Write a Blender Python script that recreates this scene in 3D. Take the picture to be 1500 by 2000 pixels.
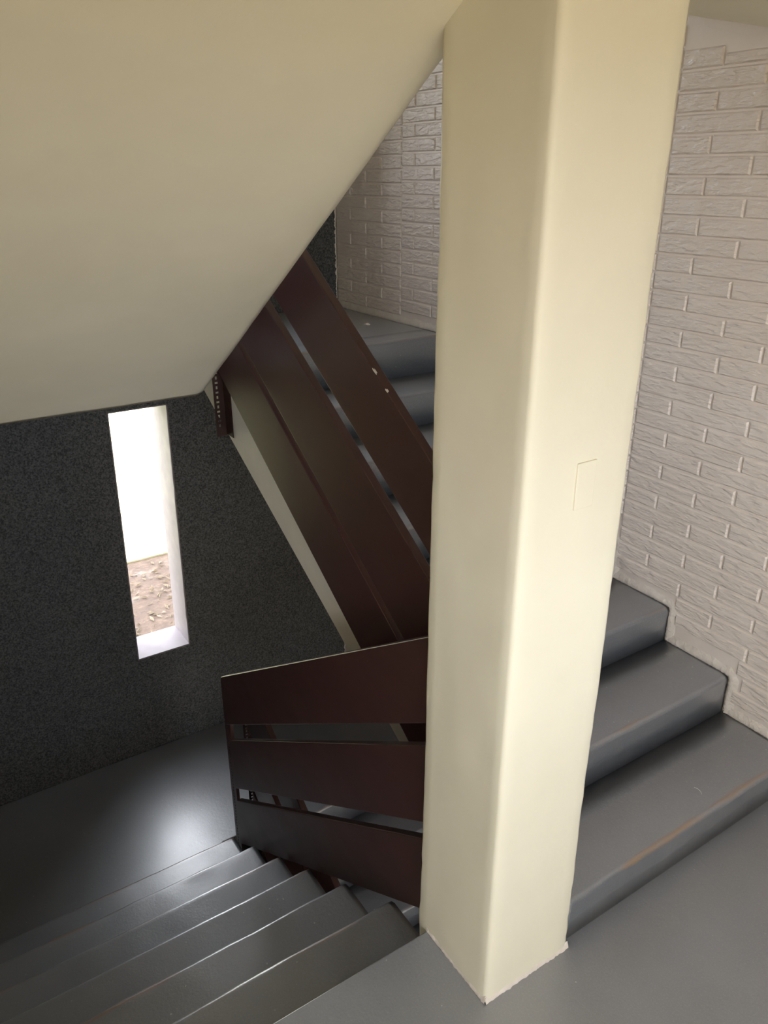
import bpy, bmesh, math, random
from mathutils import Vector, Matrix, noise

S = bpy.context.scene
for o in list(bpy.data.objects):
    bpy.data.objects.remove(o)
COL = S.collection

# ------------------------------------------------------------------ camera
cam_d = bpy.data.cameras.new('camera')
cam = bpy.data.objects.new('camera', cam_d)
COL.objects.link(cam)
cam_d.sensor_fit = 'VERTICAL'
cam_d.sensor_height = 36.0
cam_d.lens = 1523.9 / 2000 * 36.0
cam_d.clip_start = 0.02
_r = Vector((0.83716, -0.54696, 0.00018))
_u = Vector((0.21775, 0.33357, 0.91723))
_f = Vector((0.50175, 0.76783, -0.39835))
cam.matrix_world = Matrix(((_r.x, _u.x, -_f.x, -0.9359), (_r.y, _u.y, -_f.y, -0.9634),
                           (_r.z, _u.z, -_f.z, 1.9243), (0, 0, 0, 1)))
S.camera = cam

# ------------------------------------------------------------------ world, sun, exposure
W = bpy.data.worlds.new('sky')
S.world = W
W.use_nodes = True
nt = W.node_tree
nt.nodes.clear()
# bright, evenly hazy sky all round
bg = nt.nodes.new('ShaderNodeBackground')
bg.inputs['Color'].default_value = (0.90, 0.94, 1.0, 1)
bg.inputs['Strength'].default_value = 38.0
out = nt.nodes.new('ShaderNodeOutputWorld')
nt.links.new(bg.outputs[0], out.inputs[0])

sun_d = bpy.data.lights.new('sun', 'SUN')
sun_d.energy = 72.0
sun_d.angle = math.radians(0.6)
sun_d.color = (1.0, 0.95, 0.86)
sun = bpy.data.objects.new('sun', sun_d)
COL.objects.link(sun)
# sun stands behind the photographer (towards -y), elevation 55 degrees
_e = math.radians(55)
_d = Vector((0.10, 0.995, 0)).normalized() * math.cos(_e) + Vector((0, 0, -math.sin(_e)))
sun.rotation_euler = _d.to_track_quat('-Z', 'Y').to_euler()

vs = S.view_settings
vs.view_transform = 'Standard'
vs.look = 'None'
vs.gamma = 1.0
vs.use_curve_mapping = False
vs.exposure = -1.4
S.cycles.max_bounces = 14
S.cycles.diffuse_bounces = 10
S.cycles.glossy_bounces = 5
S.cycles.sample_clamp_indirect = 6.0
S.cycles.use_denoising = True
W.cycles.sampling_method = 'MANUAL'
W.cycles.sample_map_resolution = 128

def portal(name, loc, rot, sx, sy):
    """window light portal: guides the sky sampling through an opening, gives off nothing itself"""
    l = bpy.data.lights.new(name, 'AREA')
    l.shape = 'RECTANGLE'
    l.size, l.size_y = sx, sy
    l.cycles.is_portal = True
    o = bpy.data.objects.new(name, l)
    COL.objects.link(o)
    o.location = loc
    o.rotation_euler = rot
portal('sky_portal_window', (0.13, 3.26, 0.06), (math.radians(-90), 0, 0), 0.36, 1.5)
for _x in (-0.42, 0.13, 0.68):
    portal('sky_portal_upper', (_x, 3.26, 2.612), (math.radians(-90), 0, 0), 0.36, 1.5)
portal('sky_portal_corridor', (-1.375, -2.69, 1.45), (math.radians(90), 0, 0), 3.46, 0.97)

# ------------------------------------------------------------------ materials
def nodes_of(name):
    m = bpy.data.materials.new(name)
    m.use_nodes = True
    t = m.node_tree
    return m, t, t.nodes['Principled BSDF']

def N(t, kind, **kw):
    n = t.nodes.new(kind)
    for k, v in kw.items():
        if k in n.inputs:
            n.inputs[k].default_value = v
        else:
            setattr(n, k, v)
    return n

def coords(t, scale=(1, 1, 1)):
    g = N(t, 'ShaderNodeNewGeometry')
    mp = N(t, 'ShaderNodeMapping')
    mp.inputs['Scale'].default_value = scale
    t.links.new(g.outputs['Position'], mp.inputs['Vector'])
    return mp.outputs['Vector']

def noise_tex(t, vec, scale, detail=4.0, rough=0.55):
    n = N(t, 'ShaderNodeTexNoise')
    n.inputs['Scale'].default_value = scale
    n.inputs['Detail'].default_value = detail
    n.inputs['Roughness'].default_value = rough
    t.links.new(vec, n.inputs['Vector'])
    return n.outputs['Fac']

def ramp(t, fac, stops):
    r = N(t, 'ShaderNodeValToRGB')
    el = r.color_ramp.elements
    while len(el) < len(stops):
        el.new(0.5)
    for e, (p, c) in zip(el, stops):
        e.position = p
        e.color = (*c, 1) if len(c) == 3 else c
    t.links.new(fac, r.inputs[0])
    return r.outputs[0]

def bump(t, b, layers):
    """layers: (height socket, strength, distance); chained"""
    prev = None
    for h, s, d in layers:
        n = N(t, 'ShaderNodeBump')
        n.inputs['Strength'].default_value = s
        n.inputs['Distance'].default_value = d
        t.links.new(h, n.inputs['Height'])
        if prev:
            t.links.new(prev, n.inputs['Normal'])
        prev = n.outputs['Normal']
    t.links.new(prev, b.inputs['Normal'])

def mixcol(t, fac, a, b_):
    m = N(t, 'ShaderNodeMix', data_type='RGBA')
    for i, v in ((6, a), (7, b_)):
        if isinstance(v, tuple):
            m.inputs[i].default_value = (*v, 1)
        else:
            t.links.new(v, m.inputs[i])
    if isinstance(fac, float):
        m.inputs[0].default_value = fac
    else:
        t.links.new(fac, m.inputs[0])
    return m.outputs[2]

def math_node(t, op, a, b_=None):
    m = N(t, 'ShaderNodeMath', operation=op)
    for i, v in ((0, a), (1, b_)):
        if v is None:
            continue
        if isinstance(v, (int, float)):
            m.inputs[i].default_value = v
        else:
            t.links.new(v, m.inputs[i])
    return m.outputs[0]

def paint(name, c0, c1, rough, var_scale=3.0, stipple=90.0, bs=0.25, bd=0.002, big=6.0, bigs=0.15, spec=0.5, coat=0.0):
    m, t, b = nodes_of(name)
    v = coords(t)
    n1 = noise_tex(t, v, var_scale, 5)
    t.links.new(ramp(t, n1, [(0.3, c0), (0.7, c1)]), b.inputs['Base Color'])
    n2 = noise_tex(t, v, stipple, 3, 0.6)
    n3 = noise_tex(t, v, big, 3)
    bump(t, b, [(n3, bigs, 0.012), (n2, bs, bd)])
    rr = ramp(t, noise_tex(t, v, 14, 4), [(0.3, (rough - 0.06,) * 3), (0.7, (rough + 0.08,) * 3)])
    t.links.new(rr, b.inputs['Roughness'])
    b.inputs['Specular IOR Level'].default_value = spec
    b.inputs['Coat Weight'].default_value = coat
    return m

M = {}
M['cream'] = paint('cream_plaster', (0.675, 0.625, 0.495), (0.725, 0.675, 0.54), 0.55, 2.5, 60, 0.22, 0.002, 7, 0.18, 0.35)
M['white'] = paint('white_wall_paint', (0.655, 0.575, 0.515), (0.705, 0.625, 0.565), 0.42, 5, 110, 0.2, 0.002, 12, 0.2, 0.5)
M['slab_white'] = paint('slab_side_paint', (0.60, 0.56, 0.49), (0.66, 0.62, 0.55), 0.5, 5, 110, 0.12, 0.002, 12, 0.1, 0.4)
M['reveal'] = paint('reveal_paint', (0.17, 0.146, 0.155), (0.19, 0.165, 0.173), 0.6, 5, 90, 0.1, 0.002, 12, 0.05, 0.3)
M['tile'] = paint('lower_tile', (0.30, 0.25, 0.20), (0.36, 0.31, 0.26), 0.4, 4, 40, 0.05, 0.002, 12, 0.05, 0.5)
M['chip'] = paint('plaster_crumb', (0.55, 0.5, 0.44), (0.65, 0.6, 0.54), 0.7, 60, 200, 0.3, 0.002, 80, 0.2, 0.3)
M['thread'] = paint('thread_white', (0.7, 0.7, 0.68), (0.75, 0.75, 0.73), 0.7, 60, 200, 0.0, 0.001, 80, 0.0, 0.3)
M['shell'] = paint('outside_render', (0.52, 0.49, 0.43), (0.58, 0.55, 0.49), 0.8, 2, 40, 0.1, 0.002, 6, 0.1, 0.2)

def brick_mat():
    m, t, b = nodes_of('white_brick_panel')
    v = coords(t)
    n1 = noise_tex(t, v, 5, 5)
    t.links.new(ramp(t, n1, [(0.3, (0.655, 0.575, 0.515)), (0.7, (0.705, 0.625, 0.565))]), b.inputs['Base Color'])
    vs_ = coords(t, (20, 20, 60))
    chis = noise_tex(t, vs_, 1.0, 3, 0.5)
    chis2 = ramp(t, chis, [(0.40, (0, 0, 0)), (0.62, (1, 1, 1))])
    fine = noise_tex(t, v, 160, 2)
    bump(t, b, [(chis2, 0.7, 0.0045), (fine, 0.12, 0.0010)])
    b.inputs['Roughness'].default_value = 0.38
    b.inputs['Specular IOR Level'].default_value = 0.5
    return m
M['brick'] = brick_mat()

def ragged_mat():
    m, t, b = nodes_of('smeared_white_paint')
    v = coords(t)
    n1 = noise_tex(t, v, 30, 5)
    t.links.new(ramp(t, n1, [(0.25, (0.61, 0.545, 0.48)), (0.7, (0.72, 0.65, 0.585))]), b.inputs['Base Color'])
    bump(t, b, [(noise_tex(t, v, 70, 4, 0.65), 0.7, 0.006)])
    b.inputs['Roughness'].default_value = 0.5
    return m
M['ragged'] = ragged_mat()

def grey_mat(name, wear=True):
    m, t, b = nodes_of(name)
    v = coords(t)
    n1 = noise_tex(t, v, 2.2, 6, 0.6)
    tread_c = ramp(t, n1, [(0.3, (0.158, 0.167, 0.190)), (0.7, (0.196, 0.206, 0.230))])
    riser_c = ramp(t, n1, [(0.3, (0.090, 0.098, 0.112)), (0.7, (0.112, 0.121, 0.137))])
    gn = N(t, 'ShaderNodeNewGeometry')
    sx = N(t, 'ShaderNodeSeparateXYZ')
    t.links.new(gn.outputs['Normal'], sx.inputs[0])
    top_lit = N(t, 'ShaderNodeMapRange')
    top_lit.inputs['From Min'].default_value = 0.55
    top_lit.inputs['From Max'].default_value = 0.92
    t.links.new(sx.outputs['Z'], top_lit.inputs['Value'])
    base = mixcol(t, top_lit.outputs[0], riser_c, tread_c)  # light from above painted in: upward faces paler, upright faces darker and bluer
    n4 = noise_tex(t, v, 45, 5, 0.7)
    scuff = ramp(t, n4, [(0.62, (0, 0, 0)), (0.80, (1, 1, 1))])
    base = mixcol(t, math_node(t, 'MULTIPLY', scuff, 0.12), base, (0.30, 0.30, 0.31))
    gr = noise_tex(t, v, 210, 3, 0.7)
    base = mixcol(t, math_node(t, 'MULTIPLY', ramp(t, gr, [(0.5, (0, 0, 0)), (0.72, (1, 1, 1))]), 0.30), base, (0.34, 0.34, 0.36))
    dots = ramp(t, noise_tex(t, v, 85, 1, 0.3), [(0.80, (0, 0, 0)), (0.82, (1, 1, 1))])
    base = mixcol(t, math_node(t, 'MULTIPLY', dots, 0.6), base, (0.6, 0.6, 0.6))
    if wear:
        at = N(t, 'ShaderNodeAttribute', attribute_name='wear')
        vw = coords(t, (3.2, 22, 5))
        nw = noise_tex(t, vw, 1.0, 4, 0.6)
        thr = math_node(t, 'SUBTRACT', math_node(t, 'ADD', at.outputs['Fac'], math_node(t, 'MULTIPLY', nw, 1.15)), 1.53)
        msk = N(t, 'ShaderNodeClamp')
        t.links.new(math_node(t, 'MULTIPLY', thr, 4.0), msk.inputs[0])
        base = mixcol(t, math_node(t, 'MULTIPLY', msk.outputs[0], 0.75), base, (0.24, 0.125, 0.045))
    t.links.new(base, b.inputs['Base Color'])
    stip = noise_tex(t, v, 140, 2, 0.5)
    st2 = noise_tex(t, v, 48, 3, 0.6)
    lump = noise_tex(t, v, 9, 3)
    bump(t, b, [(lump, 0.05, 0.010), (st2, 0.22, 0.0035), (stip, 0.30, 0.0018)])
    rr = ramp(t, noise_tex(t, v, 6, 5, 0.6), [(0.3, (0.36,) * 3), (0.72, (0.44,) * 3)])
    t.links.new(rr, b.inputs['Roughness'])
    b.inputs['Specular IOR Level'].default_value = 0.95
    b.inputs['IOR'].default_value = 1.6
    b.inputs['Coat Weight'].default_value = 1.0
    b.inputs['Coat Roughness'].default_value = 0.30
    b.inputs['Coat IOR'].default_value = 1.6
    return m
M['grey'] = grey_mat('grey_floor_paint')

def dark_mat():
    m, t, b = nodes_of('charcoal_stipple_wall')
    v = coords(t)
    n1 = noise_tex(t, v, 130, 3, 0.65)
    t.links.new(ramp(t, n1, [(0.36, (0.022, 0.023, 0.024)), (0.66, (0.118, 0.120, 0.119))]), b.inputs['Base Color'])
    n2 = noise_tex(t, v, 120, 3, 0.6)
    bump(t, b, [(n2, 0.9, 0.006)])
    b.inputs['Roughness'].default_value = 0.75
    b.inputs['Specular IOR Level'].default_value = 0.35
    return m
M['dark'] = dark_mat()

def burgundy_mat():
    m, t, b = nodes_of('burgundy_gloss_paint')
    v = coords(t)
    vg = coords(t, (9, 4, 9))
    n1 = noise_tex(t, vg, 1.4, 5, 0.6)
    base = ramp(t, n1, [(0.3, (0.042, 0.015, 0.014)), (0.7, (0.052, 0.020, 0.018))])
    sp = ramp(t, noise_tex(t, v, 95, 2, 0.4), [(0.86, (0, 0, 0)), (0.88, (1, 1, 1))])
    t.links.new(base, b.inputs['Base Color'])
    bump(t, b, [(noise_tex(t, v, 4, 1), 0.03, 0.010), (noise_tex(t, v, 60, 3), 0.03, 0.001)])
    rr = ramp(t, noise_tex(t, vg, 1.0, 5), [(0.3, (0.30,) * 3), (0.7, (0.38,) * 3)])
    t.links.new(rr, b.inputs['Roughness'])
    b.inputs['Specular IOR Level'].default_value = 0.5
    return m
M['burgundy'] = burgundy_mat()
M['bracket'] = paint('dark_brown_metal_paint', (0.030, 0.016, 0.013), (0.045, 0.024, 0.020), 0.65, 20, 150, 0.15, 0.001, 40, 0.1, 0.15)

def soil_mat():
    m, t, b = nodes_of('brown_soil')
    v = coords(t)
    n1 = noise_tex(t, v, 9, 8, 0.7)
    base = ramp(t, n1, [(0.3, (0.034, 0.018, 0.010)), (0.5, (0.052, 0.029, 0.017)), (0.72, (0.088, 0.058, 0.034))])
    n2 = noise_tex(t, v, 1.6, 5, 0.7)
    base = mixcol(t, ramp(t, n2, [(0.56, (0, 0, 0)), (0.68, (0.8, 0.8, 0.8))]), base, (0.12, 0.10, 0.09))
    t.links.new(base, b.inputs['Base Color'])
    bump(t, b, [(n1, 0.5, 0.05)])
    b.inputs['Roughness'].default_value = 0.9
    return m
M['soil'] = soil_mat()

def lawn_mat(name='dry_lawn', c=((0.16, 0.19, 0.05), (0.30, 0.31, 0.11), (0.46, 0.43, 0.22))):
    m, t, b = nodes_of(name)
    v = coords(t)
    n1 = noise_tex(t, v, 3.0, 8, 0.7)
    t.links.new(ramp(t, n1, [(0.3, c[0]), (0.5, c[1]), (0.7, c[2])]), b.inputs['Base Color'])
    b.inputs['Roughness'].default_value = 0.95
    return m
M['lawn'] = lawn_mat('dry_lawn', ((0.20, 0.21, 0.09), (0.34, 0.33, 0.17), (0.46, 0.43, 0.27)))
M['yard'] = lawn_mat('pale_yard', ((0.26, 0.225, 0.165), (0.36, 0.315, 0.24), (0.44, 0.39, 0.32)))
M['litter'] = paint('dry_leaf_litter', (0.095, 0.065, 0.036), (0.14, 0.11, 0.075), 0.8, 3, 40, 0.05, 0.002, 10, 0.0, 0.2)

# ------------------------------------------------------------------ builders
def link(name, me, mat, parent=None):
    o = bpy.data.objects.new(name, me)
    COL.objects.link(o)
    if mat:
        me.materials.append(M[mat] if isinstance(mat, str) else mat)
    if parent:
        o.parent = parent
    return o

def from_bm(name, bm, mat, parent=None, smooth=False):
    bmesh.ops.recalc_face_normals(bm, faces=bm.faces)
    me = bpy.data.meshes.new(name)
    bm.to_mesh(me)
    bm.free()
    if smooth:
        for p in me.polygons:
            p.use_smooth = True
    return link(name, me, mat, parent)

def structure(o):
    o['kind'] = 'structure'
    return o

def tag(o, label, cat, group=None, kind=None):
    o['label'] = label
    o['category'] = cat
    if group:
        o['group'] = group
    if kind:
        o['kind'] = kind
    return o

def empty(name, loc=(0, 0, 0)):
    o = bpy.data.objects.new(name, None)
    COL.objects.link(o)
    o.location = loc
    o.empty_display_size = 0.1
    return o

def add_box(bm, x0, x1, y0, y1, z0, z1):
    vs_ = [bm.verts.new((x, y, z)) for x in (x0, x1) for y in (y0, y1) for z in (z0, z1)]
    for f in ((0, 1, 3, 2), (4, 6, 7, 5), (0, 4, 5, 1), (2, 3, 7, 6), (0, 2, 6, 4), (1, 5, 7, 3)):
        bm.faces.new([vs_[i] for i in f])

def prism_x(bm, prof, x0, x1, n=1, jitter=None):
    """extrude a closed y-z profile along x in n slices; jitter(x, i, y, z) -> (y, z)"""
    rings = []
    for k in range(n + 1):
        x = x0 + (x1 - x0) * k / n
        ring = []
        for i, (y, z) in enumerate(prof):
            yy, zz = jitter(x, i, y, z) if jitter else (y, z)
            ring.append(bm.verts.new((x, yy, zz)))
        rings.append(ring)
    m = len(prof)
    for a, b_ in zip(rings, rings[1:]):
        for i in range(m):
            j = (i + 1) % m
            bm.faces.new((a[i], a[j], b_[j], b_[i]))
    bm.faces.new(rings[0])
    bm.faces.new(list(reversed(rings[-1])))
    return rings

def prism_z(bm, poly, z0, z1):
    lo = [bm.verts.new((x, y, z0)) for x, y in poly]
    hi = [bm.verts.new((x, y, z1)) for x, y in poly]
    m = len(poly)
    for i in range(m):
        j = (i + 1) % m
        bm.faces.new((lo[i], lo[j], hi[j], hi[i]))
    bm.faces.new(list(reversed(lo)))
    bm.faces.new(hi)

def bevel_mod(o, w=0.004, seg=2, angle=35):
    b_ = o.modifiers.new('bevel', 'BEVEL')
    b_.width = w
    b_.segments = seg
    b_.limit_method = 'ANGLE'
    b_.angle_limit = math.radians(angle)
    for p in o.data.polygons:
        p.use_smooth = True
    try:
        o.modifiers.new('wn', 'WEIGHTED_NORMAL')
    except Exception:
        pass

def nz(x, y, z, s=1.0):
    return noise.noise(Vector((x * s, y * s, z * s)))

# ------------------------------------------------------------------ measured layout (metres)
XW = 1.357          # brick wall face
XS = 0.048          # right end of the left-hand flights
XL = 0.253          # left side of the right-hand flights
LEFT = -1.16        # left wall face
YF = 3.027          # charcoal wall face
CW, CD = 0.2835, 0.288
STOREY = 2.552
DN_Y = [0.245, 0.521, 0.802, 1.085, 1.364, 1.651, 1.931]
R = 0.1904
LOW = -7 * R        # lower half-landing level
UP_Y = [0.013, 0.297, 0.578, 0.865, 1.152, 1.439, 1.726, 2.015]
UP_Z = [0.135, 0.2875, 0.432, 0.588, 0.744, 0.9006, 1.0468, 1.2194]
TOP = UP_Z[-1]
SOF = lambda y: 2.339 - 0.658 * y     # underside of the overhead flight
CEIL = 2.2065                          # flat ceiling over the floor, from y < 0.2

# ------------------------------------------------------------------ the setting
bm = bmesh.new()
prism_z(bm, [(-8, -2.9), (8, -2.9), (8, -0.7), (XW + .0, -0.7), (XW, 0.06), (CW, 0.06), (CW, 0), (0, 0), (0, 0.245), (LEFT, 0.245), (LEFT, -.7), (-8, -0.7)], -0.16, 0.0)
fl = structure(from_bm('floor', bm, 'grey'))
bevel_mod(fl, 0.005, 2)

bm = bmesh.new()
prism_z(bm, [(-8, -2.6), (8, -2.6), (8, YF), (-8, YF)], -2.72, -STOREY)
structure(from_bm('floor_lower', bm, 'tile'))

# ceiling over the floor, with the sloping part beside the brick wall
bm = bmesh.new()
prism_z(bm, [(-8, -3.4), (8, -3.4), (8, -0.7), (XW, -0.7), (XW, 0.2), (LEFT, 0.2), (LEFT, -0.7), (-8, -0.7)], CEIL, STOREY)
structure(from_bm('ceiling', bm, 'cream'))
bm = bmesh.new()
prism_x(bm, [(0.2, CEIL), (0.95, 2.395), (3.0, 3.4), (3.0, 3.6), (0.2, 2.7)], XL, XW)
structure(from_bm('ceiling_slope', bm, 'cream'))

# charcoal wall with the tall slot window
wl0, wl1, wr0, wr1, wz0, wz1 = -0.041, -0.015, 0.273, 0.299, -0.684, 0.805
YO = YF + 0.24
bm = bmesh.new()
HB = 4.15
def quad_col(pts):
    lo = [bm.verts.new((x, YF, z)) for x, z in pts]
    hi = [bm.verts.new((x, YO, z)) for x, z in pts]
    for i in range(4):
        j = (i + 1) % 4
        bm.faces.new((lo[i], lo[j], hi[j], hi[i]))
    bm.faces.new(lo)
    bm.faces.new(list(reversed(hi)))
quad_col([(-8, -2.72), (wl0, -2.72), (wl0, wz0), (-8, wz0)])
quad_col([(wl0, -2.72), (wr0, -2.72), (wr0, wz0), (wl0, wz0)])
quad_col([(wr0, -2.72), (8, -2.72), (8, wz0), (wr0, wz0)])
quad_col([(-8, wz0), (wl0, wz0), (wl1, wz1), (-8, wz1)])
quad_col([(wr0, wz0), (8, wz0), (8, wz1), (wr1, wz1)])
u0, u1 = wz0 + STOREY, wz1 + STOREY
quad_col([(-8, wz1), (8, wz1), (8, u0), (-8, u0)])
ADDED_WIN_X = (-0.55, 0.0, 0.55)  # offsets of the unseen slot windows added for upper light
edge_ = [(-8, -8)] + [q for d in ADDED_WIN_X for q in ((wl0 + d, wl1 + d), (wr0 + d, wr1 + d))] + [(8, 8)]
for k in range(0, len(edge_), 2):
    (a0, a1), (b0, b1) = edge_[k], edge_[k + 1]
    quad_col([(a0, u0), (b0, u0), (b1, u1), (a1, u1)])
quad_col([(-8, u1), (8, u1), (8, HB), (-8, HB)])
wall_back = structure(from_bm('wall_back', bm, 'dark'))

# window lining: sill, two jambs, head
def make_window(name, dz, dx=0.0):
    w = empty(name, (0.13 + dx, YF, wz0 + dz))
    structure(w)
    for part, a, b_, t in (('window_sill', (wl0, wz0), (wr0, wz0), (0, 0.008)), ('jamb', (wl0, wz0), (wl1, wz1), (0.006, 0)),
                           ('jamb', (wr0, wz0), (wr1, wz1), (-0.006, 0)), ('window_head', (wl1, wz1), (wr1, wz1), (0, -0.006))):
        bm = bmesh.new()
        pts = [a, b_, (b_[0] + t[0], b_[1] + t[1]), (a[0] + t[0], a[1] + t[1])]
        lo = [bm.verts.new((x + dx, YF - 0.002, z + dz)) for x, z in pts]
        hi = [bm.verts.new((x + dx, YO + 0.004, z + dz)) for x, z in pts]
        for i in range(4):
            j = (i + 1) % 4
            bm.faces.new((lo[i], lo[j], hi[j], hi[i]))
        bm.faces.new(lo)
        bm.faces.new(list(reversed(hi)))
        o = from_bm(part, bm, 'reveal')
        o.parent = w
        o.matrix_parent_inverse = Matrix.Translation(-w.location)
    return w
win = make_window('window_1', 0)
for q, d in enumerate(ADDED_WIN_X):  # unseen windows added to brighten the far bricks and upper treads
    make_window('window_%d' % (q + 2), STOREY, d)

bm = bmesh.new()
add_box(bm, LEFT - 0.18, LEFT, 0.2, YF, -2.72, HB)
structure(from_bm('wall_left', bm, 'cream'))

# outer shell of the house: upper storey, roof, unseen corridor walls sized to limit the light
bm = bmesh.new()
add_box(bm, -8, 8, -2.85, -2.7, STOREY, HB)
structure(from_bm('wall_front', bm, 'shell'))
bm = bmesh.new()
add_box(bm, -8.4, 8.4, -3.3, 3.6, HB, HB + 0.2)
structure(from_bm('ceiling_roof', bm, 'shell'))
bm = bmesh.new()
OX0, OX1, OZ0, OZ1 = -3.1, 0.35, 0.97, 1.93  # unseen opening, sized to set how much daylight reaches the stairs
YC = -2.7
add_box(bm, -3.2, OX0, YC, YC + 0.15, -0.16, CEIL)
add_box(bm, OX1, 3.2, YC, YC + 0.15, -0.16, CEIL)
add_box(bm, OX0, OX1, YC, YC + 0.15, -0.16, OZ0)
add_box(bm, OX0, OX1, YC, YC + 0.15, OZ1, CEIL)
structure(from_bm('wall_corridor', bm, 'cream'))
bm = bmesh.new()
add_box(bm, -3.4, -3.2, YC, -0.7, -0.16, CEIL)
structure(from_bm('wall_corridor_left', bm, 'cream'))
bm = bmesh.new()
add_box(bm, 3.2, 3.4, YC, -0.7, -0.16, CEIL)
structure(from_bm('wall_corridor_right', bm, 'cream'))
bm = bmesh.new()
add_box(bm, -3.4, LEFT, -0.7, -0.55, -0.16, CEIL)
add_box(bm, LEFT - 0.18, LEFT, -0.56, 0.2, -0.16, CEIL)
structure(from_bm('wall_corridor_back', bm, 'cream'))
bm = bmesh.new()
add_box(bm, XW, 3.4, -0.7, -0.55, -0.16, CEIL)
structure(from_bm('wall_corridor_end', bm, 'cream'))

bm = bmesh.new()
add_box(bm, -8, 0.3, -2.85, -2.7, -2.72, -0.16)
add_box(bm, 1.3, 8, -2.85, -2.7, -2.72, -0.16)
add_box(bm, 0.3, 1.3, -2.85, -2.7, -0.55, -0.16)
structure(from_bm('wall_front_added', bm, 'shell'))  # unseen wall added to cut the light on the lower flight

# brick wall: backing, then bricks row by row
bm = bmesh.new()
add_box(bm, XW, XW + 0.2, -0.7, YF, -2.72, HB)
wall_right = structure(from_bm('wall_right', bm, 'white'))

def tread_level(y):
    """floor or tread level that meets the brick wall at y"""
    z = 0.0
    for yy, zz in zip(UP_Y, UP_Z):
        if y >= yy:
            z = zz
    return z

def top_level(y):
    return CEIL if y < 0.2 else (CEIL + (y - 0.2) * 0.2513 if y < 0.95 else 2.395 + (y - 0.95) * 0.49)

def brick_mesh(ly, lz, seed):
    """rough-faced brick, origin at its lower corner on the wall; y length, z height; stands proud to -x"""
    rnd = random.Random(seed)
    nu, nv = (5, 3) if ly > 0.1 else (4, 3)
    inset, proud = 0.0058, 0.0058
    bm = bmesh.new()
    face = [[None] * nv for _ in range(nu)]
    for i in range(nu):
        for j in range(nv):
            y = inset + (ly - 2 * inset) * i / (nu - 1)
            z = inset + (lz - 2 * inset) * j / (nv - 1)
            edge = i in (0, nu - 1) or j in (0, nv - 1)
            d = proud + (rnd.uniform(-0.0006, 0.0006) if edge else rnd.uniform(-0.0008, 0.0014))
            face[i][j] = bm.verts.new((-d, y + (rnd.uniform(-.004, .004) if not edge else rnd.uniform(-.001, .001)), z + rnd.uniform(-.0012, .0012)))
    for i in range(nu - 1):
        for j in range(nv - 1):
            bm.faces.new((face[i][j], face[i][j + 1], face[i + 1][j + 1], face[i + 1][j]))
    ring = [face[i][0] for i in range(nu)] + [face[nu - 1][j] for j in range(1, nv)] + \
           [face[i][nv - 1] for i in range(nu - 2, -1, -1)] + [face[0][j] for j in range(nv - 2, 0, -1)]
    base = []
    for v in ring:
        y = 0 if v.co.y < inset * 1.4 else (ly if v.co.y > ly - inset * 1.4 else v.co.y)
        z = 0 if v.co.z < inset * 1.4 else (lz if v.co.z > lz - inset * 1.4 else v.co.z)
        base.append(bm.verts.new((0.001, y, z)))
    m = len(ring)
    for i in range(m):
        j = (i + 1) % m
        bm.faces.new((ring[i], ring[j], base[j], base[i]))
    bmesh.ops.recalc_face_normals(bm, faces=bm.faces)
    bm.edges.ensure_lookup_table()
    rs = set(ring)
    for e in bm.edges:
        if e.verts[0] in rs and e.verts[1] in rs and len(e.link_faces) == 2 and any(v in base for f in e.link_faces for v in f.verts):
            e.smooth = False
    me = bpy.data.meshes.new('brick')
    bm.to_mesh(me)
    bm.free()
    for p in me.polygons:
        p.use_smooth = len(set(p.vertices) & set(range(nu * nv))) == 4
    me.materials.append(M['brick'])
    return me

def to_px(P):
    d = Vector(P) - cam.matrix_world.translation
    z = d.dot(_f)
    if z < 0.05:
        return None
    return 750 + 1523.9 * d.dot(_r) / z, 1000 - 1523.9 * d.dot(_u) / z, z

GAP = 0.004
bricks = []
def panel_bricks(y0, y1, pitch, zline, joints_a, joints_b):
    """one moulded panel between two seams; row a is the row that starts at zline"""
    k0 = int((-2.5 - zline) / pitch)
    for k in range(k0, int((3.2 - zline) / pitch)):
        z = zline + k * pitch
        js = sorted(j for j in (joints_a if k % 2 == 0 else joints_b) if y0 + 0.025 < j < y1 - 0.025)
        cuts = [y0] + js + [y1]
        for a, b_ in zip(cuts, cuts[1:]):
            if b_ - a > 0.03:
                bricks.append((a + GAP / 2, z + GAP / 2, b_ - a - GAP, pitch - GAP))
def series(start, step, lo, hi):
    out_, v = [], start
    while v > lo:
        v -= step
    while v < hi:
        out_.append(v)
        v += step
    return out_
panel_bricks(-0.70, 0.085, 0.0597, 1.378, series(0.109, 0.298, -1, 0.085), series(0.255, 0.298, -1, 0.085))
panel_bricks(0.085, 0.852, 0.0597, 1.378, series(0.407, 0.298, 0, 0.86), series(0.553, 0.299, 0, 0.86))
panel_bricks(0.852, 1.618, 0.0605, 1.374, series(1.47, 0.3, 0.8, 1.7), series(1.32, 0.3, 0.8, 1.7))
panel_bricks(1.618, 2.385, 0.0610, 1.707, series(2.277, 0.302, 1.5, 2.4), series(2.125, 0.302, 1.5, 2.4))
panel_bricks(2.385, YF - 0.004, 0.0622, 1.691, series(2.556, 0.309, 2.3, 3.1), series(2.404, 0.306, 2.3, 3.1))

def occluded(px, py):
    """rough silhouettes of the pillar, the overhead slab and the railing in the photograph"""
    if not (-20 <= px <= 1520 and -20 <= py <= 2020):
        return True
    xl_, xr_ = 858 - 0.022 * py, 1355 - 0.1333 * py
    if xl_ < px < xr_:
        return True
    if px < 860 and py < 135 + (855 - px) * 1.37:
        return True
    if px < 860 and py > 487 + (px - 602) * 1.57:
        return True
    return False

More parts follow.
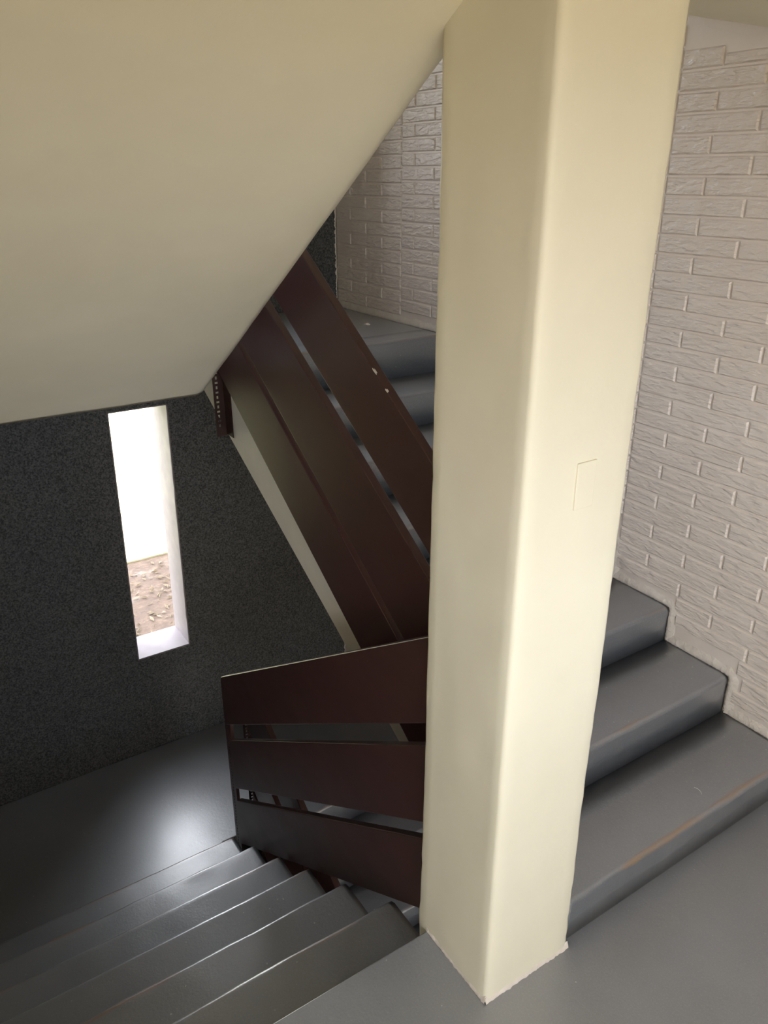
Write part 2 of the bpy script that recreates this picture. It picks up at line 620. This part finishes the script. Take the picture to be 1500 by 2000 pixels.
keep, rest = [], []
for y, z, ly, lz in bricks:
    lvl = max(tread_level(y), tread_level(y + ly))
    low = min(tread_level(y), tread_level(y + ly))
    if z < -0.05:
        continue
    if z < lvl + 0.022 and z + lz > low:
        # shorten bricks that run into a step; drop what lies below
        if z >= low + 0.022:
            for yy in UP_Y:
                if y < yy < y + ly:
                    ly = yy - 0.018 - y
                    break
            if ly < 0.03:
                continue
        else:
            continue
    elif z + lz <= lvl:
        continue
    lz = min(lz, min(top_level(y), top_level(y + ly)) - 0.008 - z)
    if lz < 0.02:
        continue
    vis, area = False, 0.0
    for fy in (0.1, 0.5, 0.9):
        q = to_px((XW, y + ly * fy, z + lz * 0.5))
        if q and not occluded(q[0], q[1]):
            vis = True
            area = max(area, ly * lz / q[2] ** 2)
    (keep if vis else rest).append((area, y, z, ly, lz))
keep.sort(reverse=True)
rest += keep[300:]
keep = keep[:300]
cache = {}
rnd = random.Random(7)
for area, y, z, ly, lz in keep:
    key = (round(ly, 2), round(lz, 3), rnd.randrange(5))
    if key not in cache:
        cache[key] = brick_mesh(ly, lz, hash(key) & 0xffff)
    o = bpy.data.objects.new('brick', cache[key])
    COL.objects.link(o)
    o.location = (XW, y, z)
    o.parent = wall_right
if rest:
    bm = bmesh.new()
    for i, (area, y, z, ly, lz) in enumerate(rest):
        me = brick_mesh(ly, lz, i)
        me.transform(Matrix.Translation((XW, y, z)))
        bm.from_mesh(me)
        bpy.data.meshes.remove(me)
    o = from_bm('hidden_bricks', bm, 'brick', wall_right)
    o['kind'] = 'stuff'

# ragged, thickly painted strips where a white surface meets grey or charcoal paint
def ragged_strip(name, path, nrm, side, h, parent, amp=0.006, step=0.004, thick=0.005, mat='ragged', seed=0, bury=False):
    """path: corner points along the painted edge; nrm: out of the surface; side: from the edge into the white area"""
    nrm, bm = Vector(nrm), bmesh.new()
    pts = []
    for k, (a, b_) in enumerate(zip(path, path[1:])):
        a, b_ = Vector(a), Vector(b_)
        sd = Vector(side[k])
        n = max(2, int((b_ - a).length / step))
        for i in range(n + (k == len(path) - 2)):
            pts.append((a.lerp(b_, i / n), sd))
    prev = None
    nrow = 6
    for q, (P, sd) in enumerate(pts):
        e = amp * (0.9 * noise.noise(P * 60 + Vector((seed, 0, 0))) + 0.9 * noise.noise(P * 190 + Vector((0, seed, 0))))
        if bury:
            e = 0.004
        hh = h * (1 + 0.35 * noise.noise(P * 14 + Vector((seed, 5, 0))))
        col = []
        for j in range(nrow):
            f = j / (nrow - 1)
            d = thick * (math.sin(math.pi * min(1, f * 1.15 + 0.18)) * (0.65 + 0.9 * abs(noise.noise((P + sd * f * hh) * 75 + Vector((seed, 0, 3)))))) if j < nrow - 1 else -0.002
            col.append(bm.verts.new(P + sd * (-e * (1 - f) + f * hh) + nrm * max(d, -0.002)))
        col.insert(0, bm.verts.new(P + sd * (-e) - nrm * 0.001))
        if prev:
            for j in range(len(col) - 1):
                bm.faces.new((prev[j], prev[j + 1], col[j + 1], col[j]))
        prev = col
    return from_bm(name, bm, mat, parent, True)

path, sides = [(XW, -0.70, 0.0)], []
for yy, zz in zip(UP_Y, UP_Z):
    path.append((XW, yy, path[-1][2])); sides.append((0, 0, 1))
    path.append((XW, yy, zz)); sides.append((0, -1, 0))
path.append((XW, YF, TOP)); sides.append((0, 0, 1))
ragged_strip('paint_edge', path, (-1, 0, 0), sides, 0.045, wall_right, 0.006, 0.004, 0.0085, seed=1, bury=True)
ragged_strip('paint_edge', [(XW - .012, YF, TOP), (XW - .012, YF, 3.0)], (0, -1, 0), [(1, 0, 0)], 0.012, wall_right, 0.007, 0.005, 0.004, seed=2)
ragged_strip('paint_edge', [(XW - .012, YF, LOW), (XW - .012, YF, 1.1)], (0, -1, 0), [(1, 0, 0)], 0.012, wall_right, 0.007, 0.005, 0.004, seed=3)
ragged_strip('paint_edge', [(XW, 0.15, CEIL - .005), (XW, 0.95, 2.388)], (-1, 0, 0), [(0, 0, -1)], 0.03, wall_right, 0.006, 0.008, 0.004, mat='white', seed=4, bury=True)
for pth, sd, sdd in (([(wr0 - .003, YF, wz0), (wr1 - .003, YF, wz1)], (-1, 0, 0), 5), ([(wl0 + .003, YF, wz0), (wr0 - .003, YF, wz0)], (0, 0, 1), 6),
                     ([(wl1 + .003, YF, wz1), (wr1 - .003, YF, wz1)], (0, 0, -1), 8), ([(wl0 + .003, YF, wz0), (wl1 + .003, YF, wz1)], (1, 0, 0), 9)):
    o = ragged_strip('paint_edge', pth, (0, -1, 0), [sd], 0.004, None, 0.006, 0.004, 0.002, mat='reveal', seed=sdd)
    o.parent = win
    o.matrix_parent_inverse = Matrix.Translation(-win.location)

# ground outside
bm = bmesh.new()
prism_z(bm, [(-30, YO), (30, YO), (30, 8.4), (-30, 8.4)], -3.0, -2.72)
structure(from_bm('ground_soil', bm, 'soil'))
bm = bmesh.new()
prism_z(bm, [(-60, 8.4), (60, 8.4), (60, 70), (-60, 70)], -3.0, -2.70)
structure(from_bm('ground_lawn', bm, 'lawn'))
bm = bmesh.new()
prism_z(bm, [(-60, -60), (60, -60), (60, -2.6), (-60, -2.6)], -3.0, -2.72)
structure(from_bm('ground_front', bm, 'yard'))
bm = bmesh.new()
rnd = random.Random(3)
for i in range(700):
    x, y = rnd.uniform(-0.6, 3.2), rnd.uniform(5.2, 8.35)
    a, l, w = rnd.uniform(0, 6.28), rnd.uniform(0.02, 0.07), rnd.uniform(0.008, 0.02)
    ca, sa = math.cos(a), math.sin(a)
    top_ = [bm.verts.new((x + ca * u_ * l - sa * v_ * w, y + sa * u_ * l + ca * v_ * w, -2.712 + rnd.uniform(0, 0.02))) for u_, v_ in ((-1, 0), (0, -1), (1, 0), (0, 1))]
    mid = bm.verts.new((x, y, -2.705 + rnd.uniform(0.01, 0.025)))
    for k in range(4):
        bm.faces.new((top_[k], top_[(k + 1) % 4], mid))
o = from_bm('leaf_litter', bm, 'litter')
tag(o, 'dry leaf litter strewn over the brown soil outside the slot window', 'leaf litter', kind='stuff')

# ------------------------------------------------------------------ pillar
pil = empty('pillar', (CW / 2, CD / 2, -STOREY))
tag(pil, 'cream plastered square pillar standing between the two stair flights', 'pillar')
def under(o, parent):
    o.parent = parent
    o.matrix_parent_inverse = Matrix.Translation(-parent.location)
    return o
bm = bmesh.new()
r_ = 0.012
ring_xy = []
nseg = 10
def side_pts(a, b_):
    return [(a[0] + (b_[0] - a[0]) * i / nseg, a[1] + (b_[1] - a[1]) * i / nseg) for i in range(nseg + 1)]
cs = [((0, r_), (0, CD - r_)), ((r_, CD), (CW - r_, CD)), ((CW, CD - r_), (CW, r_)), ((CW - r_, 0), (r_, 0))]
for k, (a, b_) in enumerate(cs):
    ring_xy += side_pts(a, b_)
    c_ = [(r_, CD - r_), (CW - r_, CD - r_), (CW - r_, r_), (r_, r_)][k]
    ang = [math.pi, math.pi / 2, 0, -math.pi / 2][k]
    ring_xy.append((c_[0] + r_ * math.cos(ang - math.pi / 4), c_[1] + r_ * math.sin(ang - math.pi / 4)))
zs = [-STOREY, -1.3, -0.4, -0.1] + [0.0 + i * 0.035 for i in range(64)] + [2.23]
prev = None
for z in zs:
    ring = []
    for x, y in ring_xy:
        cx_, cy_ = x - CW / 2, y - CD / 2
        L = math.hypot(cx_, cy_)
        d = 0.0022 * nz(x * 3, y * 3, z, 3.0) + 0.0016 * nz(x, y, z, 16)
        if -0.05 < z < 0.3:
            d += (0.3 - max(z, 0)) ** 2 * 0.06 + 0.003 * nz(x, y, z, 24)
        ring.append(bm.verts.new((x + cx_ / L * d, y + cy_ / L * d, z)))
    if prev:
        for i in range(len(ring)):
            j = (i + 1) % len(ring)
            bm.faces.new((prev[i], prev[j], ring[j], ring[i]))
    prev = ring
under(from_bm('shaft', bm, 'cream', None, True), pil)
o = ragged_strip('paint_edge', [(-0.003, 0.245, 0.0), (-0.003, -0.004, 0.0)], (-1, 0, 0), [(0, 0, 1)], 0.02, None, 0.006, 0.003, 0.006, seed=21, bury=True)
under(o, pil)
o = ragged_strip('paint_edge', [(-0.004, -0.003, 0.0), (CW + 0.002, -0.003, 0.0)], (0, -1, 0), [(0, 0, 1)], 0.02, None, 0.006, 0.003, 0.006, seed=22, bury=True)
under(o, pil)
bm = bmesh.new()
add_box(bm, 0.130, 0.181, -0.0045, 0.002, 1.324, 1.421)
o = under(from_bm('cover_plate', bm, 'cream'), pil)
o['label'] = 'painted-over blank cover plate'
bevel_mod(o, 0.002, 2)

# ------------------------------------------------------------------ steps
def step_mesh(name, x0, x1, yn, yb, zt, zb, parent, seed, worn=1.0):
    """one step: nosing at yn, back at yb (either direction), tread zt, bottom zb"""
    s = 1 if yn > yb else -1                    # direction in which the nosing points
    rn = 0.016
    prof = [(yb, zb), (yb, zt)]
    dep = abs(yn - yb)
    for f in (0.35, 0.62, 0.8, 0.9):
        prof.append((yb + s * dep * f, zt))
    nose0 = len(prof)
    for k in range(5):
        a = math.pi / 2 * k / 4
        prof.append((yn - s * rn + s * rn * math.sin(a), zt - rn + rn * math.cos(a)))
    prof.append((yn - s * 0.001, zt - 0.06))
    prof.append((yn - s * 0.002, zb))
    wear = [0, 0, 0.1, 0.35, 0.6, 0.8] + [1, 1, .95, .8, .5] + [0, 0]
    def jit(x, i, y, z):
        if i < 2 or i >= len(prof) - 1:
            return y, z
        d = 0.0030 * nz(x, seed * 3.7, 0, 5) + 0.0016 * nz(x, seed * 1.3, i * .2, 26)
        end = min(1.0, (x1 - x) / 0.03)
        return y + s * d * worn * (1 if i >= nose0 - 1 else 0.0), z + 0.0016 * nz(x, y * 2, seed, 7) * worn - (0.004 * (1 - end) if i >= nose0 else 0)
    bm = bmesh.new()
    rings = prism_x(bm, prof, x0, x1, max(8, int((x1 - x0) / 0.018)), jit)
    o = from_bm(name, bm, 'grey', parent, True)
    at = o.data.attributes.new('wear', 'FLOAT', 'POINT')
    vals = []
    for k in range(len(o.data.vertices)):
        vals.append(wear[k % len(prof)])
    at.data.foreach_set('value', vals)
    o.modifiers.new('wn', 'WEIGHTED_NORMAL')
    return o

def waist(name, prof, x0, x1, mat, parent):
    bm = bmesh.new()
    prism_x(bm, prof, x0, x1)
    return from_bm(name, bm, mat, parent)

# flight going down on the left
fd = empty('stair_flight')
tag(fd, 'grey painted concrete flight descending left of the pillar to the window landing', 'stairs')
for k in range(1, 7):
    step_mesh('step', LEFT + 0.003, XS + [0, .012, 0.004, -.001, 0, 0, 0][k], DN_Y[k], 0.292 if k == 1 else DN_Y[k - 1] - 0.012, -k * R, -k * R - R - 0.002, fd, k, 1.3)
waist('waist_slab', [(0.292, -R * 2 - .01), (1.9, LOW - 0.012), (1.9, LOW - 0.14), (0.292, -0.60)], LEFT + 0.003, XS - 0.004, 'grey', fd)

# flight going up on the right
def up_flight(dz, label):
    f = empty('stair_flight', (0, 0, 0))
    tag(f, label, 'stairs')
    for k in range(8):
        zb = UP_Z[k - 1] if k else 0.0
        yb = UP_Y[k + 1] if k < 7 else 2.156
        step_mesh('step', CW + 0.004 if k == 0 else XL + 0.004, XW - 0.0005, UP_Y[k], yb + 0.012, UP_Z[k] + dz, zb - 0.03 + dz if k else dz + 0.0, f, 20 + k + (9 if dz else 0), 1.0)
    waist('waist_slab', [(0.32, -0.0704 + dz), (2.36, 1.0618 + dz), (2.36, 1.16 + dz), (2.02, 1.02 + dz), (0.32, 0.11 + dz)],
          XL + 0.004, XW - 0.003, 'slab_white', f)
    waist('stringer', [(0.32, -0.0704 + dz), (2.40, 1.084 + dz), (2.40, 1.168 + dz), (2.10, 1.168 + dz), (1.75, 1.10 + dz), (0.32, 0.15 + dz)],
          XL, XL + 0.004, 'slab_white', f)
    return f
up_flight(0, 'grey painted concrete flight climbing right of the pillar along the white brick wall')
up_flight(-STOREY, 'grey flight of the storey below, glimpsed through gaps in the lower railing')

# half-landings
def landing(z, poly, thick, label):
    bm = bmesh.new()
    prism_z(bm, poly, z - thick, z)
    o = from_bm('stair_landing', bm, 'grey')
    bevel_mod(o, 0.008, 2)
    tag(o, label, 'landing')
    return o
landing(TOP, [(LEFT, 1.80), (XS - .01, 1.80), (XS - .01, 2.30), (XL, 2.30), (XL, 2.17), (XW, 2.17), (XW, YF), (LEFT, YF)], 0.05,
        'upper grey half landing where the right flight meets the charcoal wall')
landing(LOW, [(LEFT, 1.932), (XS, 1.932), (XS, 2.10), (XL, 2.10), (XL, 2.17), (XW, 2.17), (XW, YF), (LEFT, YF)], 0.05,
        'lower grey half landing below the tall slot window')

# flight overhead: its cream underside fills the upper left
fo = empty('stair_flight')
tag(fo, 'overhead stair flight with smooth cream underside sloping down to the charcoal wall', 'stairs')
bm = bmesh.new()
nx, ny = 60, 80
grid = []
for i in range(nx + 1):
    x = LEFT + 0.003 + (XS - LEFT - 0.003) * i / nx
    row = []
    for j in range(ny + 1):
        y = 0.2 + (1.778 - 0.2) * j / ny
        z = SOF(y) + 0.0025 * nz(x, y, 0, 3.2) + 0.0012 * nz(x, y, 3, 14)
        if j < 6:
            z -= 0.004 * (1 - j / 6) ** 2
        if i == nx:
            z += 0.006
        row.append(bm.verts.new((x, y, z)))
    grid.append(row)
for i in range(nx):
    for j in range(ny):
        bm.faces.new((grid[i][j], grid[i][j + 1], grid[i + 1][j + 1], grid[i + 1][j]))
top_a = [bm.verts.new((x, 0.2, 2.54)) for x in (LEFT + 0.003, XS)]
top_b = [bm.verts.new((x, 1.778, TOP + 0.02)) for x in (LEFT + 0.003, XS)]
bm.faces.new((top_a[0], top_a[1], top_b[1], top_b[0]))
bm.faces.new([grid[0][j] for j in range(ny + 1)] + [top_b[0], top_a[0]])
bm.faces.new([grid[nx][j] for j in range(ny, -1, -1)] + [top_a[1], top_b[1]])
bm.faces.new([grid[i][ny] for i in range(nx + 1)] + [top_b[1], top_b[0]])
bm.faces.new([grid[i][0] for i in range(nx, -1, -1)] + [top_a[0], top_a[1]])
o = from_bm('waist_slab', bm, 'cream', fo, True)
bm = bmesh.new()

# ------------------------------------------------------------------ railings
def board(name, x0, x1, ya, yb, top, bot, parent, dz=0.0):
    """flat board between two lines z = c + m*y"""
    bm = bmesh.new()
    prof = [(ya, bot[0] + bot[1] * ya + dz), (yb, bot[0] + bot[1] * yb + dz), (yb, top[0] + top[1] * yb + dz), (ya, top[0] + top[1] * ya + dz)]
    prism_x(bm, prof, x0, x1)
    o = from_bm(name, bm, 'burgundy', parent)
    bevel_mod(o, 0.004, 3)
    return o

def slotted_leg(name, x, y0, y1, z0, z1, parent, slot_y, mat, pitch=0.019, solid=0.03, thick=0.003, sw=(0.0034, 0.0062), across=False):
    """steel strip in the y-z plane with a row of alternating upright and lying slots (real holes)"""
    bm = bmesh.new()
    ys = sorted({y0, slot_y - sw[1], slot_y - sw[0], slot_y + sw[0], slot_y + sw[1], y1})
    zsl = [z0, z0 + solid]
    z = z0 + solid
    holes = []
    k = 0
    while z + pitch < z1 - 0.01:
        hh = sw[1] if k % 2 == 0 else sw[0]
        hw = sw[0] if k % 2 == 0 else sw[1]
        c = z + pitch / 2
        zsl += [c - hh, c + hh, z + pitch]
        holes.append((c - hh, c + hh, hw))
        z += pitch
        k += 1
    zsl.append(z1)
    zsl = sorted(set(zsl))
    V = {}
    def vert(i, j):
        if (i, j) not in V:
            V[(i, j)] = bm.verts.new((ys[i], x, zsl[j]) if across else (x, ys[i], zsl[j]))
        return V[(i, j)]
    for j in range(len(zsl) - 1):
        zc = (zsl[j] + zsl[j + 1]) / 2
        for i in range(len(ys) - 1):
            yc = (ys[i] + ys[i + 1]) / 2
            if any(a < zc < b_ and abs(yc - slot_y) < hw for a, b_, hw in holes):
                continue
            bm.faces.new((vert(i, j), vert(i + 1, j), vert(i + 1, j + 1), vert(i, j + 1)))
    o = from_bm(name, bm, mat, parent)
    sm = o.modifiers.new('thickness', 'SOLIDIFY')
    sm.thickness = thick
    sm.offset = 0
    return o

# railing of the descending flight
rd = empty('stair_railing', (0.08, 1.92, LOW))
tag(rd, 'burgundy three-board railing in front, running down from pillar to slotted metal post', 'railing')
def urd(o):
    return under(o, rd)
urd(board('board', 0.066, 0.096, 0.288, 1.936, (1.11, -0.672), (0.843, -0.675), None))
urd(board('board', 0.068, 0.098, 0.288, 1.892, (0.774, -0.686), (0.507, -0.699), None))
urd(board('board', 0.068, 0.098, 0.288, 1.892, (0.45, -0.708), (0.169, -0.709), None))
post = urd(slotted_leg('post', 0.0715, 1.885, 1.952, -1.255, -0.21, None, 1.925, 'burgundy'))
bm = bmesh.new()
add_box(bm, 0.070, 0.108, 1.950, 1.953, -1.255, -0.21)
urd(from_bm('post_flange', bm, 'burgundy'))

def up_railing(dz, label):
    r0 = empty('stair_railing', (0.24, 2.0, TOP + dz))
    tag(r0, label, 'railing')
    x0, x1 = 0.223, 0.2528
    for tp, bt in (((0.828, 0.682), (0.58, 0.65)), ((0.505, 0.644), (0.155, 0.664)), ((0.113, 0.664), (-0.193, 0.669))):
        under(board('board', x0, x1, 0.289, 2.08, tp, bt, None, dz), r0)
    under(slotted_leg('post', 2.082, 0.206, 0.252, 0.895 + dz, 2.05 + dz, None, 0.222, 'bracket', 0.0205, 0.036, 0.003, (0.0042, 0.0066), True), r0)
    bm = bmesh.new()
    add_box(bm, 0.2495, 0.2528, 2.008, 2.083, 0.90 + dz, 1.19 + dz)
    o = from_bm('post_flange', bm, 'bracket')
    bevel_mod(o, 0.002, 2)
    under(o, r0)
    return r0
up_railing(0, 'burgundy three-board railing climbing behind the pillar on the white slab edge')
up_railing(-STOREY, 'burgundy railing of the lower flight, seen through the gaps of the front railing')

r_up = bpy.data.objects['stair_railing.001']
for (y, l) in ((0.862, 0.012), (0.80, 0.007)):
    bm = bmesh.new()
    bmesh.ops.create_icosphere(bm, subdivisions=2, radius=1.0)
    for v in bm.verts:
        v.co *= 1 + 0.3 * noise.noise(v.co * 2 + Vector((y, 0, 0)))
        v.co = Vector((v.co.x * 0.006, v.co.y * l, v.co.z * 0.0012))
        v.co = Vector((0.228 + v.co.x, y + v.co.y, 0.828 + 0.682 * (y + v.co.y) - 0.001 + v.co.z))
    under(from_bm('paint_chip', bm, 'chip', None, True), r_up)

# ------------------------------------------------------------------ small loose things
bm = bmesh.new()
bmesh.ops.create_icosphere(bm, subdivisions=2, radius=0.012)
for v in bm.verts:
    v.co *= 1 + 0.35 * noise.noise(v.co * 90)
    v.co.z *= 0.6
    v.co.x *= 1.3
o = from_bm('plaster_crumb', bm, 'chip')
o.location = (1.171, 2.416, TOP + 0.006)
tag(o, 'small pale plaster crumb lying on the upper grey landing by the bricks', 'debris')

bm = bmesh.new()
pp = [(0.934, 0.076), (0.941, 0.084), (0.944, 0.096), (0.940, 0.108)]
for q, (x, y) in enumerate(pp):
    pass
rr = []
for q, (x, y) in enumerate(pp):
    z = UP_Z[0] + 0.0022
    rr.append([bm.verts.new((x + 0.0009 * math.cos(a), y, z + 0.0009 * math.sin(a))) for a in (0, 1.57, 3.14, 4.71)])
for a, b_ in zip(rr, rr[1:]):
    for i in range(4):
        j = (i + 1) % 4
        bm.faces.new((a[i], a[j], b_[j], b_[i]))
bm.faces.new(rr[0]); bm.faces.new(list(reversed(rr[-1])))
o = from_bm('thread', bm, 'thread')
tag(o, 'short curled white thread lying on the first step of the right flight', 'thread')
